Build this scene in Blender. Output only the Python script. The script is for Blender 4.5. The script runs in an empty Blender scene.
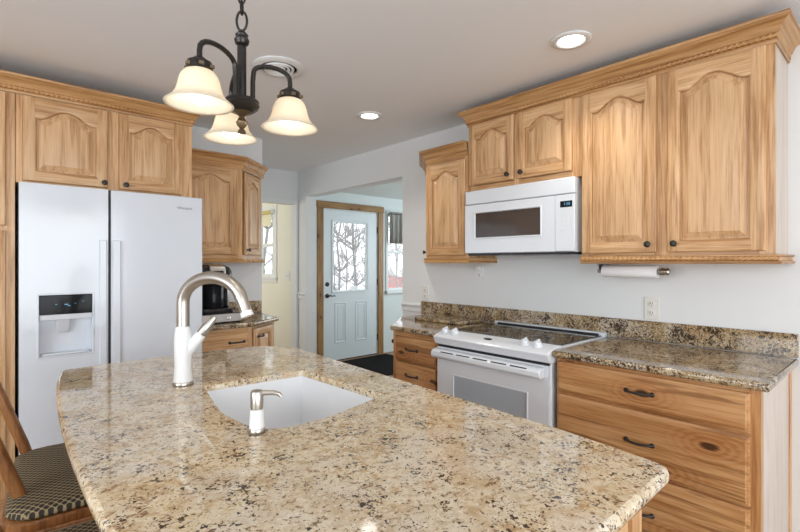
import bpy, bmesh, math, random
from math import sin, cos, pi, radians
from mathutils import Vector, Matrix
random.seed(7)
C = bpy.context.scene
COL = C.collection

# ------------------------------------------------------------------ camera, world, light, exposure
cd = bpy.data.cameras.new('camera')
cam = bpy.data.objects.new('camera', cd); COL.objects.link(cam)
cd.sensor_width = 36.0; cd.sensor_fit = 'HORIZONTAL'
cd.lens = 460.1 / 800 * 36.0
cd.shift_y = -3.4 / 800
cd.clip_start = 0.02
cam.location = (0, 0, 1.343)
cam.rotation_euler = (radians(90), 0, radians(-42.114))
C.camera = cam

w = bpy.data.worlds.new('sky'); C.world = w; w.use_nodes = True
wn = w.node_tree; bgn = wn.nodes['Background']
bgn.inputs[0].default_value = (0.93, 0.96, 1.0, 1); bgn.inputs[1].default_value = 1.7

def area(name, loc, rot, sx, sy, power, col=(1, 1, 1)):
    l = bpy.data.lights.new(name, 'AREA'); l.shape = 'RECTANGLE'; l.size = sx; l.size_y = sy
    l.energy = power; l.color = col
    o = bpy.data.objects.new(name, l); COL.objects.link(o); o.location = loc; o.rotation_euler = rot
    return o
# daylight at the left and rear openings, then two added fill lamps
area('daylight_left_window', (-2.93, 0.3, 1.45), (0, radians(-90), 0), 1.5, 2.8, 66, (0.89, 0.95, 1.0))
area('daylight_rear_window', (0.0, -3.13, 1.30), (radians(90), 0, 0), 3.6, 1.9, 92, (0.89, 0.95, 1.0))
area('entry_fill', (5.85, 3.6, 1.5), (0, radians(90), 0), 1.3, 1.6, 34, (0.86, 0.95, 1.0))  # fill lamp added in front of a windowless wall to brighten the entry
area('hall_fill', (1.0, 6.2, 1.5), (0, radians(-90), 0), 1.2, 1.2, 16, (1.0, 0.98, 0.92))  # added fill lamp across from the hall window, facing the cream wall

C.view_settings.view_transform = 'Standard'; C.view_settings.look = 'None'
C.view_settings.gamma = 1.0; C.view_settings.use_curve_mapping = False
C.view_settings.exposure = 0.30
try:
    C.cycles.max_bounces = 10; C.cycles.diffuse_bounces = 5; C.cycles.transmission_bounces = 8; C.cycles.transparent_max_bounces = 12
    C.cycles.sample_clamp_indirect = 6.0; C.cycles.use_denoising = True
    C.cycles.caustics_reflective = False; C.cycles.caustics_refractive = False
except Exception: pass

# ------------------------------------------------------------------ materials
def mat(name, col=(.8, .8, .8), rough=.5, metal=0.0, spec=.5, emit=None, es=0.0, coat=0.0):
    m = bpy.data.materials.new(name); m.use_nodes = True
    b = m.node_tree.nodes['Principled BSDF']
    b.inputs['Base Color'].default_value = (*col, 1); b.inputs['Roughness'].default_value = rough
    b.inputs['Metallic'].default_value = metal; b.inputs['Specular IOR Level'].default_value = spec
    b.inputs['Coat Weight'].default_value = coat
    if emit: b.inputs['Emission Color'].default_value = (*emit, 1); b.inputs['Emission Strength'].default_value = es
    return m
class NT:
    def __init__(s, m): s.t = m.node_tree; s.b = s.t.nodes['Principled BSDF']
    def n(s, ty, **kw):
        nd = s.t.nodes.new(ty)
        for k, v in kw.items(): setattr(nd, k, v)
        return nd
    def l(s, a, b): s.t.links.new(a, b)
    def math(s, op, a, b=None, clamp=False):
        nd = s.n('ShaderNodeMath', operation=op, use_clamp=clamp)
        for i, v in enumerate((a, b)):
            if v is None: continue
            if isinstance(v, (int, float)): nd.inputs[i].default_value = v
            else: s.l(v, nd.inputs[i])
        return nd.outputs[0]
    def noise(s, vec, scale, detail=4, rough=.5, dist=0):
        nd = s.n('ShaderNodeTexNoise'); s.l(vec, nd.inputs['Vector'])
        nd.inputs['Scale'].default_value = scale; nd.inputs['Detail'].default_value = detail
        nd.inputs['Roughness'].default_value = rough; nd.inputs['Distortion'].default_value = dist
        return nd.outputs['Fac']
    def ramp(s, fac, stops, interp='LINEAR'):
        nd = s.n('ShaderNodeValToRGB'); cr = nd.color_ramp; cr.interpolation = interp
        while len(cr.elements) < len(stops): cr.elements.new(0.5)
        for e, (p, c) in zip(cr.elements, stops): e.position = p; e.color = (*c, 1) if len(c) == 3 else c
        s.l(fac, nd.inputs[0]); return nd.outputs[0]
    def mix(s, fac, a, b, blend='MIX'):
        nd = s.n('ShaderNodeMix', data_type='RGBA', blend_type=blend)
        if isinstance(fac, (int, float)): nd.inputs[0].default_value = fac
        else: s.l(fac, nd.inputs[0])
        for i, v in ((6, a), (7, b)):
            if isinstance(v, tuple): nd.inputs[i].default_value = (*v, 1)
            else: s.l(v, nd.inputs[i])
        return nd.outputs[2]
    def scaled(s, vec, sc, off=None):
        nd = s.n('ShaderNodeMapping'); s.l(vec, nd.inputs['Vector']); nd.inputs['Scale'].default_value = sc
        if off is not None: s.l(off, nd.inputs['Location'])
        return nd.outputs[0]
    def coords(s, kind='Object'):
        return s.n('ShaderNodeTexCoord').outputs[kind]
    def rnd(s):
        return s.n('ShaderNodeObjectInfo').outputs['Random']
    def rndvec(s, k=20):
        r = s.rnd(); c = s.n('ShaderNodeCombineXYZ')
        s.l(s.math('MULTIPLY', r, k), c.inputs[0]); s.l(s.math('MULTIPLY', r, k * 1.7), c.inputs[1]); s.l(s.math('MULTIPLY', r, k * 2.3), c.inputs[2])
        return c.outputs[0]
    def bump(s, h, strength=.2, dist=.002):
        nd = s.n('ShaderNodeBump'); nd.inputs['Strength'].default_value = strength; nd.inputs['Distance'].default_value = dist
        s.l(h, nd.inputs['Height']); s.l(nd.outputs[0], s.b.inputs['Normal'])

def wood(name, axis, light, mid, dark, bands=16, across=7.0, along=.55, knots=0.0, streak=0.0, rough=.38, vary=.12):
    m = mat(name, mid, rough, spec=.45); s = NT(m)
    co = s.coords(); off = s.rndvec()
    def sc(al, ac): return tuple(al if i == axis else ac for i in range(3))
    v = s.scaled(co, sc(along, across), off)
    n1 = s.noise(v, 1.0, 3, .5, .6)
    bandv = s.math('SINE', s.math('MULTIPLY', n1, bands * 2.0))
    band = s.math('MULTIPLY_ADD', bandv, .5); band.node.inputs[2].default_value = .5
    fib = s.noise(s.scaled(co, sc(6, 150), off), 1.0, 3, .6)
    fib2 = s.noise(s.scaled(co, sc(1.6, 62), off), 1.0, 4, .6)
    xyz = s.n('ShaderNodeSeparateXYZ'); s.l(co, xyz.inputs[0])
    oth = [i for i in range(3) if i != axis]
    flat = s.n('ShaderNodeCombineXYZ'); s.l(xyz.outputs[axis], flat.inputs[0]); s.l(s.math('ADD', xyz.outputs[oth[0]], xyz.outputs[oth[1]]), flat.inputs[1])
    f = s.math('ADD', s.math('MULTIPLY', band, .24), s.math('MULTIPLY', fib2, .85))
    f = s.math('ADD', f, s.math('MULTIPLY', s.math('SUBTRACT', fib, .5), 1.0))
    k = None
    if knots > 0:
        vo = s.n('ShaderNodeTexVoronoi', voronoi_dimensions='2D'); s.l(s.scaled(flat.outputs[0], (2.2, 4.6, 1), off), vo.inputs['Vector']); vo.inputs['Scale'].default_value = 1.0
        wob = s.math('ADD', vo.outputs['Distance'], s.math('MULTIPLY', s.math('SUBTRACT', fib2, .5), .12))
        k = s.ramp(wob, [(.045, (1, 1, 1)), (.085, (0, 0, 0))])
        halo = s.ramp(wob, [(.06, (1, 1, 1)), (.40, (0, 0, 0))])
        rings = s.math('MULTIPLY', s.math('SINE', s.math('MULTIPLY', wob, 85)), s.math('MULTIPLY', halo, .20))
        f = s.math('ADD', f, rings)
    col = s.ramp(f, [(.26, dark), (.50, mid), (.80, light)])
    if streak > 0:
        big = s.noise(s.scaled(co, sc(.8, 7), off), 1.0, 2, .5, .4)
        col = s.mix(s.math('MULTIPLY', s.ramp(big, [(.40, (0, 0, 0)), (.62, (1, 1, 1))]), .35), col, (dark[0] * 1.05, dark[1] * .85, dark[2] * .72))
        sn = s.noise(s.scaled(co, sc(1.6, 34), off), 1.0, 3, .55, .5)
        col = s.mix(s.math('MULTIPLY', s.ramp(sn, [(.585, (0, 0, 0)), (.66, (1, 1, 1))]), streak), col, (dark[0] * .42, dark[1] * .32, dark[2] * .25))
    if knots > 0:
        col = s.mix(s.math('MULTIPLY', halo, .45 * knots), col, (dark[0] * .95, dark[1] * .70, dark[2] * .5))
        col = s.mix(s.math('MULTIPLY', k, .92 * knots), col, (.045, .018, .008))
    hsv = s.n('ShaderNodeHueSaturation'); s.l(col, hsv.inputs['Color'])
    vv = s.math('MULTIPLY_ADD', s.rnd(), vary); vv.node.inputs[2].default_value = 1 - vary / 2
    s.l(vv, hsv.inputs['Value'])
    s.l(hsv.outputs[0], s.b.inputs['Base Color'])
    s.bump(fib, .10, .001)
    return m

OAK_L, OAK_M, OAK_D = (.68, .44, .245), (.54, .315, .148), (.35, .175, .068)
HIC_L, HIC_M, HIC_D = (.68, .41, .195), (.55, .295, .120), (.36, .165, .058)
M = {}
M['oak_v'] = wood('oak_vertical_grain', 2, OAK_L, OAK_M, OAK_D)
M['oak_h'] = wood('oak_horizontal_grain', 0, OAK_L, OAK_M, OAK_D)
M['oak_panel'] = wood('oak_panel_grain', 2, OAK_L, (.60, .370, .190), (.43, .235, .105), bands=22, across=5)
CR_L, CR_M, CR_D = (.58, .345, .155), (.46, .245, .095), (.29, .135, .045)
M['crown'] = wood('oak_crown_grain', 0, CR_L, CR_M, CR_D, across=14)
M['crown_side'] = wood('oak_crown_return_grain', 1, CR_L, CR_M, CR_D, across=14)
CM = [M['crown'], M['crown_side']]
M['hick_h'] = wood('hickory_horizontal_grain', 0, HIC_L, HIC_M, HIC_D, bands=12, across=4.5, along=.5, knots=1.0, streak=.6)
M['hick_v'] = wood('hickory_vertical_grain', 2, HIC_L, HIC_M, HIC_D, bands=12, across=6, along=.5, streak=.25)
M['trimwood'] = wood('knotty_pine_vertical', 2, (.42, .24, .085), (.31, .16, .052), (.19, .085, .024), knots=.9, rough=.45)
M['trimwood_h'] = wood('knotty_pine_horizontal', 0, (.42, .24, .085), (.31, .16, .052), (.19, .085, .024), knots=.9, rough=.45)
M['stool'] = wood('stool_wood', 2, (.30, .135, .045), (.215, .085, .026), (.13, .047, .014), rough=.35)
M['sidepanel'] = wood('laminate_side_sheen', 2, (.62, .53, .46), (.56, .47, .40), (.48, .39, .33), bands=20, across=6, rough=.3)  # daylight sheen on the cabinet ends put into the pale colour
M['floor'] = wood('floor_boards', 1, (.33, .185, .09), (.25, .13, .06), (.16, .075, .032), across=6, rough=.3)

def granite(name, c_light, c_mid, c_tan, dark_amt, brown_amt):
    m = mat(name, c_mid, .065, spec=.5); s = NT(m)
    co = s.coords(); v = co
    n1 = s.noise(v, 42, 4, .6, .4)
    col = s.ramp(n1, [(.32, c_tan), (.46, c_mid), (.56, c_light), (.68, c_mid)])
    n0 = s.noise(v, 6.0, 2, .5, .8)
    col = s.mix(s.ramp(n0, [(.44, (0, 0, 0)), (.66, (.6, .6, .6))]), col, (.66, .60, .51))
    n5 = s.noise(v, 9.0, 3, .5, .6)
    col = s.mix(s.ramp(n5, [(.50, (0, 0, 0)), (.68, (.55, .55, .55))]), col, c_tan)
    n2 = s.noise(v, 75, 3, .6, .5)
    col = s.mix(s.ramp(n2, [(.575 - brown_amt, (0, 0, 0)), (.65 - brown_amt, (.9, .9, .9))]), col, (.20, .115, .055))
    n4 = s.noise(v, 130, 2, .5)
    col = s.mix(s.ramp(n4, [(.60, (0, 0, 0)), (.68, (.6, .6, .6))]), col, (.78, .73, .63))
    clump = s.math('MULTIPLY', s.math('SUBTRACT', s.noise(v, 13, 2, .5), .5), .45)
    n3 = s.math('ADD', s.noise(v, 95, 2, .5, .8), clump)
    col = s.mix(s.ramp(n3, [(.625 - dark_amt, (0, 0, 0)), (.665 - dark_amt, (.95, .95, .95))]), col, (.030, .022, .018))
    n6 = s.math('ADD', s.noise(v, 210, 2, .5), s.math('MULTIPLY', clump, .6))
    col = s.mix(s.ramp(n6, [(.64 - dark_amt * .7, (0, 0, 0)), (.68 - dark_amt * .7, (.85, .85, .85))]), col, (.05, .035, .025))
    s.l(col, s.b.inputs['Base Color'])
    return m
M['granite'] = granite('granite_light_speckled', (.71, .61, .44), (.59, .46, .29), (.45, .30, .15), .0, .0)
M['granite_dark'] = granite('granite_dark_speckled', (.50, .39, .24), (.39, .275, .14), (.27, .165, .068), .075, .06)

M['wall'] = mat('wall_paint', (.74, .75, .75), .6)
M['wall_cream'] = mat('wall_paint_cream', (.80, .78, .67), .6)
M['wall_cool'] = mat('wall_cool_daylight', (.74, .80, .80), .6)  # bluish tint of the entry's daylight put into the wall colour
M['ceiling'] = mat('ceiling_paint', (.86, .885, .91), .8)
M['white_trim'] = mat('white_trim_paint', (.76, .78, .78), .4)
for k in ('wall', 'wall_cream', 'wall_cool', 'ceiling'):
    s_ = NT(M[k]); s_.bump(s_.noise(s_.coords(), 90, 3), .06, .001)
M['appliance'] = mat('white_enamel', (.70, .735, .775), .18, spec=.5, coat=.3)
M['fridge_white'] = mat('fridge_white_enamel', (.66, .70, .755), .13, spec=.5)
M['plastic_white'] = mat('white_plastic', (.77, .78, .78), .35)
M['sink_white'] = mat('white_composite', (.76, .77, .785), .3)
M['grey_line'] = mat('grey_gasket', (.28, .29, .31), .6)
M['light_grey'] = mat('pale_grey_plastic', (.62, .65, .69), .4)
M['dark_gap'] = mat('black_gasket', (.015, .015, .017), .6)
M['black_glass'] = mat('black_glass', (.010, .010, .012), .08, spec=.12)
M['oven_glass'] = mat('grey_oven_glass', (.40, .45, .50), .12, spec=.6)
M['mw_glass'] = mat('dark_microwave_glass', (.055, .042, .036), .10, spec=.6)
M['cook_glass'] = mat('ceramic_cooktop_glass', (.02, .017, .014), .07, spec=.6)
M['blue_display'] = mat('blue_display', (.02, .06, .09), .2, emit=(.15, .5, .8), es=.6)
M['nickel'] = mat('brushed_nickel', (.50, .47, .43), .32, metal=1.0)
M['steel'] = mat('brushed_steel', (.52, .51, .50), .35, metal=1.0)
M['chrome'] = mat('chrome', (.7, .7, .7), .12, metal=1.0)
M['black_iron'] = mat('black_iron', (.018, .017, .017), .42, spec=.5)
M['bronze'] = mat('oil_rubbed_bronze', (.03, .027, .025), .32, metal=.6, spec=.5)
M['bronze_gold'] = mat('antique_bronze', (.20, .15, .095), .35, metal=.9)
M['black_plastic'] = mat('black_plastic', (.02, .02, .022), .25)
M['ivory'] = mat('ivory_plastic', (.74, .72, .67), .4)
M['paper'] = mat('paper_towel', (.86, .85, .86), .9)
M['door_paint'] = mat('door_paint', (.74, .80, .83), .4)
M['mat_black'] = mat('black_coir', (.014, .012, .012), .95, spec=.08)
s_ = NT(M['mat_black']); s_.bump(s_.noise(s_.coords(), 400, 2), .8, .004)
M['snow'] = mat('snow', (.92, .93, .95), .9)
M['bark'] = mat('bark', (.30, .28, .27), .9)
M['red_paint'] = mat('red_boards', (.48, .20, .18), .8)
M['grey_wood'] = mat('weathered_wood', (.35, .32, .30), .9)
M['bulb'] = mat('bulb', (1, 1, 1), .5, emit=(1.0, .95, .86), es=3.4)
M['downlight'] = mat('downlight_lens', (1, 1, 1), .5, emit=(1.0, .97, .92), es=6)
M['yellow_shade'] = mat('yellow_fabric', (.62, .52, .20), .9)
M['pale_shade'] = mat('pale_yellow_fabric', (.80, .76, .55), .9)

def shade_glass():
    m = bpy.data.materials.new('frosted_glass'); m.use_nodes = True; t = m.node_tree
    b = t.nodes['Principled BSDF']; b.inputs['Base Color'].default_value = (.80, .76, .68, 1); b.inputs['Roughness'].default_value = .35
    tr = t.nodes.new('ShaderNodeBsdfTranslucent'); tr.inputs[0].default_value = (.80, .73, .60, 1)
    mx = t.nodes.new('ShaderNodeMixShader'); mx.inputs[0].default_value = .50
    t.links.new(b.outputs[0], mx.inputs[1]); t.links.new(tr.outputs[0], mx.inputs[2])
    t.links.new(mx.outputs[0], t.nodes['Material Output'].inputs[0]); return m
M['shade_glass'] = shade_glass()
def pane_glass():
    m = bpy.data.materials.new('window_glass'); m.use_nodes = True; t = m.node_tree
    tr = t.nodes.new('ShaderNodeBsdfTransparent'); tr.inputs[0].default_value = (.95, .97, .97, 1)
    gl = t.nodes.new('ShaderNodeBsdfGlossy'); gl.inputs['Roughness'].default_value = .02
    fr = t.nodes.new('ShaderNodeFresnel'); fr.inputs[0].default_value = 1.35
    ge = t.nodes.new('ShaderNodeNewGeometry'); sb = t.nodes.new('ShaderNodeMath'); sb.operation = 'SUBTRACT'; sb.inputs[0].default_value = 1.0
    t.links.new(ge.outputs['Backfacing'], sb.inputs[1]); ml = t.nodes.new('ShaderNodeMath'); ml.operation = 'MULTIPLY'
    t.links.new(fr.outputs[0], ml.inputs[0]); t.links.new(sb.outputs[0], ml.inputs[1])
    mx = t.nodes.new('ShaderNodeMixShader'); t.links.new(ml.outputs[0], mx.inputs[0])
    t.links.new(tr.outputs[0], mx.inputs[1]); t.links.new(gl.outputs[0], mx.inputs[2])
    t.links.new(mx.outputs[0], t.nodes['Material Output'].inputs[0]); return m
M['pane'] = pane_glass()
def lattice():
    m = mat('lattice_weave', (.1, .08, .05), .8); s = NT(m); co = s.coords()
    sp = s.n('ShaderNodeSeparateXYZ'); s.l(co, sp.inputs[0])
    a = s.math('ADD', sp.outputs[0], sp.outputs[1]); d = s.math('SUBTRACT', sp.outputs[0], sp.outputs[1])
    k = 2 * pi / .044
    p = s.math('MULTIPLY', s.math('SINE', s.math('MULTIPLY', a, k)), s.math('SINE', s.math('MULTIPLY', d, k)))
    f = s.math('ABSOLUTE', p)
    col = s.ramp(f, [(.16, (.30, .235, .12)), (.30, (.035, .024, .016)), (.8, (.022, .016, .012))])
    s.l(col, s.b.inputs['Base Color']); s.bump(s.math('SUBTRACT', 1.0, f), .4, .003); return m
M['lattice'] = lattice()
def curtain_mat():
    m = mat('grey_linen', (.20, .19, .175), .9); s = NT(m)
    s.l(s.ramp(s.noise(s.scaled(s.coords(), (60, 60, 4)), 1, 3), [(.35, (.24, .23, .21)), (.65, (.40, .385, .35))]), s.b.inputs['Base Color']); return m
M['curtain'] = curtain_mat()

# ------------------------------------------------------------------ mesh helpers
class MB:
    def __init__(s): s.v = []; s.f = []; s.m = []
    def add(s, vs, fs, mi=0):
        o = len(s.v); s.v += [tuple(p) for p in vs]; s.f += [tuple(i + o for i in f) for f in fs]; s.m += [mi] * len(fs); return s
    def box(s, x0, y0, z0, x1, y1, z1, mi=0):
        x0, x1 = min(x0, x1), max(x0, x1); y0, y1 = min(y0, y1), max(y0, y1); z0, z1 = min(z0, z1), max(z0, z1)
        vs = [(x0, y0, z0), (x1, y0, z0), (x1, y1, z0), (x0, y1, z0), (x0, y0, z1), (x1, y0, z1), (x1, y1, z1), (x0, y1, z1)]
        return s.add(vs, [(0, 3, 2, 1), (4, 5, 6, 7), (0, 1, 5, 4), (1, 2, 6, 5), (2, 3, 7, 6), (3, 0, 4, 7)], mi)
    def loft(s, rings, closed=True, cap0=False, cap1=False, mi=0, mfun=None):
        n = len(rings[0]); o = len(s.v)
        for r in rings: s.v += [tuple(p) for p in r]
        for i in range(len(rings) - 1):
            for j in range(n if closed else n - 1):
                k = (j + 1) % n
                s.f.append((o + i * n + j, o + i * n + k, o + (i + 1) * n + k, o + (i + 1) * n + j)); s.m.append(mfun(i, j) if mfun else mi)
        if cap0: s.f.append(tuple(o + j for j in range(n))[::-1]); s.m.append(mi)
        if cap1: s.f.append(tuple(o + (len(rings) - 1) * n + j for j in range(n))); s.m.append(mi)
        return s
    def lathe(s, prof, c=(0, 0, 0), n=24, axis='Z', mi=0, cap0=True, cap1=True):
        rings = []
        for r, z in prof:
            ring = []
            for k in range(n):
                a = 2 * pi * k / n; p = (r * cos(a), r * sin(a), z)
                if axis == 'Y': p = (p[0], p[2], -p[1])
                if axis == 'X': p = (p[2], p[0], p[1])
                ring.append((p[0] + c[0], p[1] + c[1], p[2] + c[2]))
            rings.append(ring)
        return s.loft(rings, cap0=cap0, cap1=cap1, mi=mi)
    def tube(s, pts, r, n=10, mi=0, cap=True):
        pts = [Vector(p) for p in pts]; rs = r if isinstance(r, (list, tuple)) else [r] * len(pts)
        t0 = (pts[1] - pts[0]).normalized(); up = Vector((0, 0, 1)) if abs(t0.z) < .9 else Vector((1, 0, 0))
        nv = t0.cross(up).normalized(); rings = []
        for i, p in enumerate(pts):
            t = (pts[min(i + 1, len(pts) - 1)] - pts[max(i - 1, 0)]).normalized()
            nv = (nv - t * nv.dot(t)).normalized(); b = t.cross(nv)
            rings.append([p + (nv * cos(2 * pi * k / n) + b * sin(2 * pi * k / n)) * rs[i] for k in range(n)])
        return s.loft(rings, cap0=cap, cap1=cap, mi=mi)
    def bar(s, a, b, w, d, mi=0, up=(0, 0, 1)):
        a, b = Vector(a), Vector(b); t = (b - a).normalized(); u = Vector(up)
        if abs(t.dot(u)) > .95: u = Vector((0, 1, 0))
        x = t.cross(u).normalized(); y = x.cross(t)
        q = [(-1, -1), (1, -1), (1, 1), (-1, 1)]
        return s.loft([[p + x * i * w / 2 + y * j * d / 2 for i, j in q] for p in (a, b)], cap0=True, cap1=True, mi=mi)
    def sweep(s, path, prof, mi=0, cap=True, seg=None):      # path in xy, profile (out, z); outwards = right of the path
        P = [Vector((p[0], p[1])) for p in path]; rings = []
        for i, p in enumerate(P):
            ds = []
            if i > 0: ds.append((P[i] - P[i - 1]).normalized())
            if i < len(P) - 1: ds.append((P[i + 1] - P[i]).normalized())
            ns = [Vector((d.y, -d.x)) for d in ds]; nn = sum(ns, Vector((0, 0))).normalized(); k = 1 / max(.3, nn.dot(ns[0]))
            rings.append([(p.x + nn.x * o_ * k, p.y + nn.y * o_ * k, z) for o_, z in prof])
        return s.loft(rings, closed=True, cap0=cap, cap1=cap, mi=mi, mfun=(lambda i, j: seg[i]) if seg else None)
    def rope(s, a, b, r, pitch=.022, mi=0, n=12):
        a, b = Vector(a), Vector(b); L = (b - a).length; t = (b - a) / L; x = t.cross(Vector((0, 0, 1))).normalized(); y = x.cross(t)
        k = max(2, int(L / (pitch / 6))); rings = []
        for i in range(k + 1):
            d = L * i / k; ph = 2 * pi * d / (pitch * 3)
            rings.append([a + t * d + (x * cos(q) + y * sin(q)) * r * (1 + .22 * cos(3 * (q - ph))) for q in (2 * pi * j / n for j in range(n))])
        return s.loft(rings, cap0=True, cap1=True, mi=mi)
    def build(s, name, mats, parent=None, loc=None, rot=None, bevel=0.0, seg=2, smooth=35, kind=None, recalc=True):
        me = bpy.data.meshes.new(name); me.from_pydata(s.v, [], s.f)
        if not isinstance(mats, (list, tuple)): mats = [mats]
        for q in mats: me.materials.append(q)
        me.polygons.foreach_set('material_index', s.m)
        if recalc or smooth:
            bm = bmesh.new(); bm.from_mesh(me)
            if recalc: bmesh.ops.recalc_face_normals(bm, faces=bm.faces)
            bm.to_mesh(me); bm.free()
        if smooth:
            me.polygons.foreach_set('use_smooth', [True] * len(me.polygons)); me.set_sharp_from_angle(angle=radians(smooth))
        me.update()
        o = bpy.data.objects.new(name, me); COL.objects.link(o)
        if parent: o.parent = parent
        if loc: o.location = loc
        if rot: o.rotation_euler = rot
        if bevel:
            b = o.modifiers.new('bevel', 'BEVEL'); b.width = bevel; b.segments = seg; b.limit_method = 'ANGLE'; b.angle_limit = radians(40)
        if kind: o['kind'] = kind
        return o

def thing(name, label, cat, loc=(0, 0, 0), rz=0, group=None, kind=None):
    o = bpy.data.objects.new(name, None); COL.objects.link(o); o.empty_display_size = .05
    o.location = loc; o.rotation_euler = (0, 0, rz)
    if kind: o['kind'] = kind
    if label: o['label'] = label
    if cat: o['category'] = cat
    if group: o['group'] = group
    return o
def tag(o, label, cat, group=None):
    o['label'] = label; o['category'] = cat
    if group: o['group'] = group
    return o
def text(name, body, size, m, parent, loc, rot, depth=.0006, align='CENTER'):
    cu = bpy.data.curves.new(name, 'FONT'); cu.body = body; cu.size = size; cu.extrude = depth; cu.align_x = align; cu.align_y = 'CENTER'
    tmp = bpy.data.objects.new('tmp_text', cu); COL.objects.link(tmp)
    bpy.context.view_layer.update(); dg = bpy.context.evaluated_depsgraph_get()
    me = bpy.data.meshes.new_from_object(tmp.evaluated_get(dg)); bpy.data.objects.remove(tmp); bpy.data.curves.remove(cu)
    me.name = name; me.materials.clear(); me.materials.append(m)
    o = bpy.data.objects.new(name, me); COL.objects.link(o); o.parent = parent; o.location = loc; o.rotation_euler = rot
    return o
def offset_poly(pts, d):      # ccw polygon, inward for d > 0
    n = len(pts); out = []
    for i in range(n):
        p, a, b = Vector(pts[i]), Vector(pts[i - 1]), Vector(pts[(i + 1) % n])
        e1 = (p - a).normalized(); e2 = (b - p).normalized(); n1 = Vector((-e1.y, e1.x)); n2 = Vector((-e2.y, e2.x))
        m_ = (n1 + n2); m_ = m_.normalized() if m_.length > 1e-6 else n1
        out.append(tuple(p + m_ * (d / max(.4, m_.dot(n1)))))
    return out
def smooth_poly(ctrl, sub=6):  # ctrl: (x, y, corner radius); fillets every corner
    out = []; n = len(ctrl)
    for i in range(n):
        p = Vector(ctrl[i][:2]); r = ctrl[i][2]; a = Vector(ctrl[i - 1][:2]); b = Vector(ctrl[(i + 1) % n][:2])
        if r <= 0: out.append(tuple(p)); continue
        u = (a - p).normalized(); v = (b - p).normalized(); ang = math.acos(max(-1, min(1, u.dot(v))))
        t = min(r / math.tan(ang / 2), (a - p).length * .49, (b - p).length * .49)
        p0, p1 = p + u * t, p + v * t
        for k in range(sub + 1):
            q = k / sub; out.append(tuple(p0 * (1 - q) ** 2 + p * 2 * q * (1 - q) + p1 * q * q))
    return out
def slab(name, outline, z0, z1, m, parent=None, hole=None, edge=.008, label=None, cat=None):
    """a stone slab: flat top, rounded edges, optional hole; outline ccw"""
    mb = MB(); th = z1 - z0
    rings = []
    prof = [(edge, z0), (edge * .3, z0 + edge * .3), (0, z0 + edge), (0, z1 - edge), (edge * .3, z1 - edge * .3), (edge, z1)]
    for d, z in prof:
        q = offset_poly(outline, d); rings.append([(x, y, z) for x, y in q])
    mb.loft(rings)
    hr = None
    if hole:
        hp = [(0, z0), (0, z1 - edge * .6), (-edge * .2, z1 - edge * .2), (-edge * .6, z1)]
        hr = []
        for d, z in hp:
            q = offset_poly(hole, d); hr.append([(x, y, z) for x, y in q])
        mb.loft(hr)
    for zi in (0, -1):
        bm = bmesh.new(); es = []
        for loop in ([rings[zi]] + ([hr[zi]] if hr else [])):
            vs = [bm.verts.new(p) for p in loop]
            es += [bm.edges.new((vs[i], vs[(i + 1) % len(vs)])) for i in range(len(vs))]
        bmesh.ops.triangle_fill(bm, use_beauty=True, use_dissolve=False, edges=es)
        bm.verts.index_update()
        mb.add([v.co for v in bm.verts], [[v.index for v in f.verts] for f in bm.faces]); bm.free()
    o = mb.build(name, m, parent, recalc=False, smooth=0)
    bm = bmesh.new(); bm.from_mesh(o.data); bmesh.ops.remove_doubles(bm, verts=bm.verts, dist=1e-5)
    bmesh.ops.recalc_face_normals(bm, faces=bm.faces); bm.to_mesh(o.data); bm.free()
    o.data.set_sharp_from_angle(angle=radians(50))
    flat = [abs(q.normal.z) < .999 for q in o.data.polygons]; o.data.polygons.foreach_set('use_smooth', flat); o.data.update()
    if label: tag(o, label, cat)
    return o

# ------------------------------------------------------------------ cabinet parts (front faces local -Y, x to the right, z up)
def arch_shape(t): return (0.5 * (1 + cos(pi * min(1, abs(t) / .84)))) ** .70
def door_loop(w, h, d, arch, rise, y, topd=None):
    nb, ns, nt = 8, 4, 36; pts = []
    x0, x1, z0 = d, w - d, d; zt = h - (d if topd is None else topd)
    def top(t): return zt - rise + rise * arch_shape(t) if arch else zt
    for i in range(nb): pts.append((x0 + (x1 - x0) * i / nb, z0))
    zs = top(1)
    for i in range(ns): pts.append((x1, z0 + (zs - z0) * i / ns))
    for i in range(nt): t = 1 - 2 * i / nt; pts.append(((x0 + x1) / 2 + t * (x1 - x0) / 2, top(t)))
    for i in range(ns): pts.append((x0, zs + (z0 - zs) * i / ns))
    return [(x, y, z) for x, z in pts]
def outer_loop(w, h, d, st, y):      # outer edge, sampled so that the stiles run the full height
    nb, nt = 8, 36; pts = []
    a, b = st, w - st
    for i in range(nb): pts.append((a + (b - a) * i / nb, d))
    pts += [(b, d), (w - d, d), (w - d, h / 2), (w - d, h - d)]
    for i in range(nt): pts.append((b + (a - b) * i / nt, h - d))
    pts += [(a, h - d), (d, h - d), (d, h / 2), (d, d)]
    return [(x, y, z) for x, z in pts]
def knob(parent, x, y, z, m='black_iron', r=.0155):
    MB().lathe([(.006, 0), (.006, .010), (r * .75, .014), (r, .020), (r * .85, .027), (r * .3, .030)], (x, y, z), 16, axis='Y').build('knob', M[m], parent).scale = (1, 1, 1)
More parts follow.
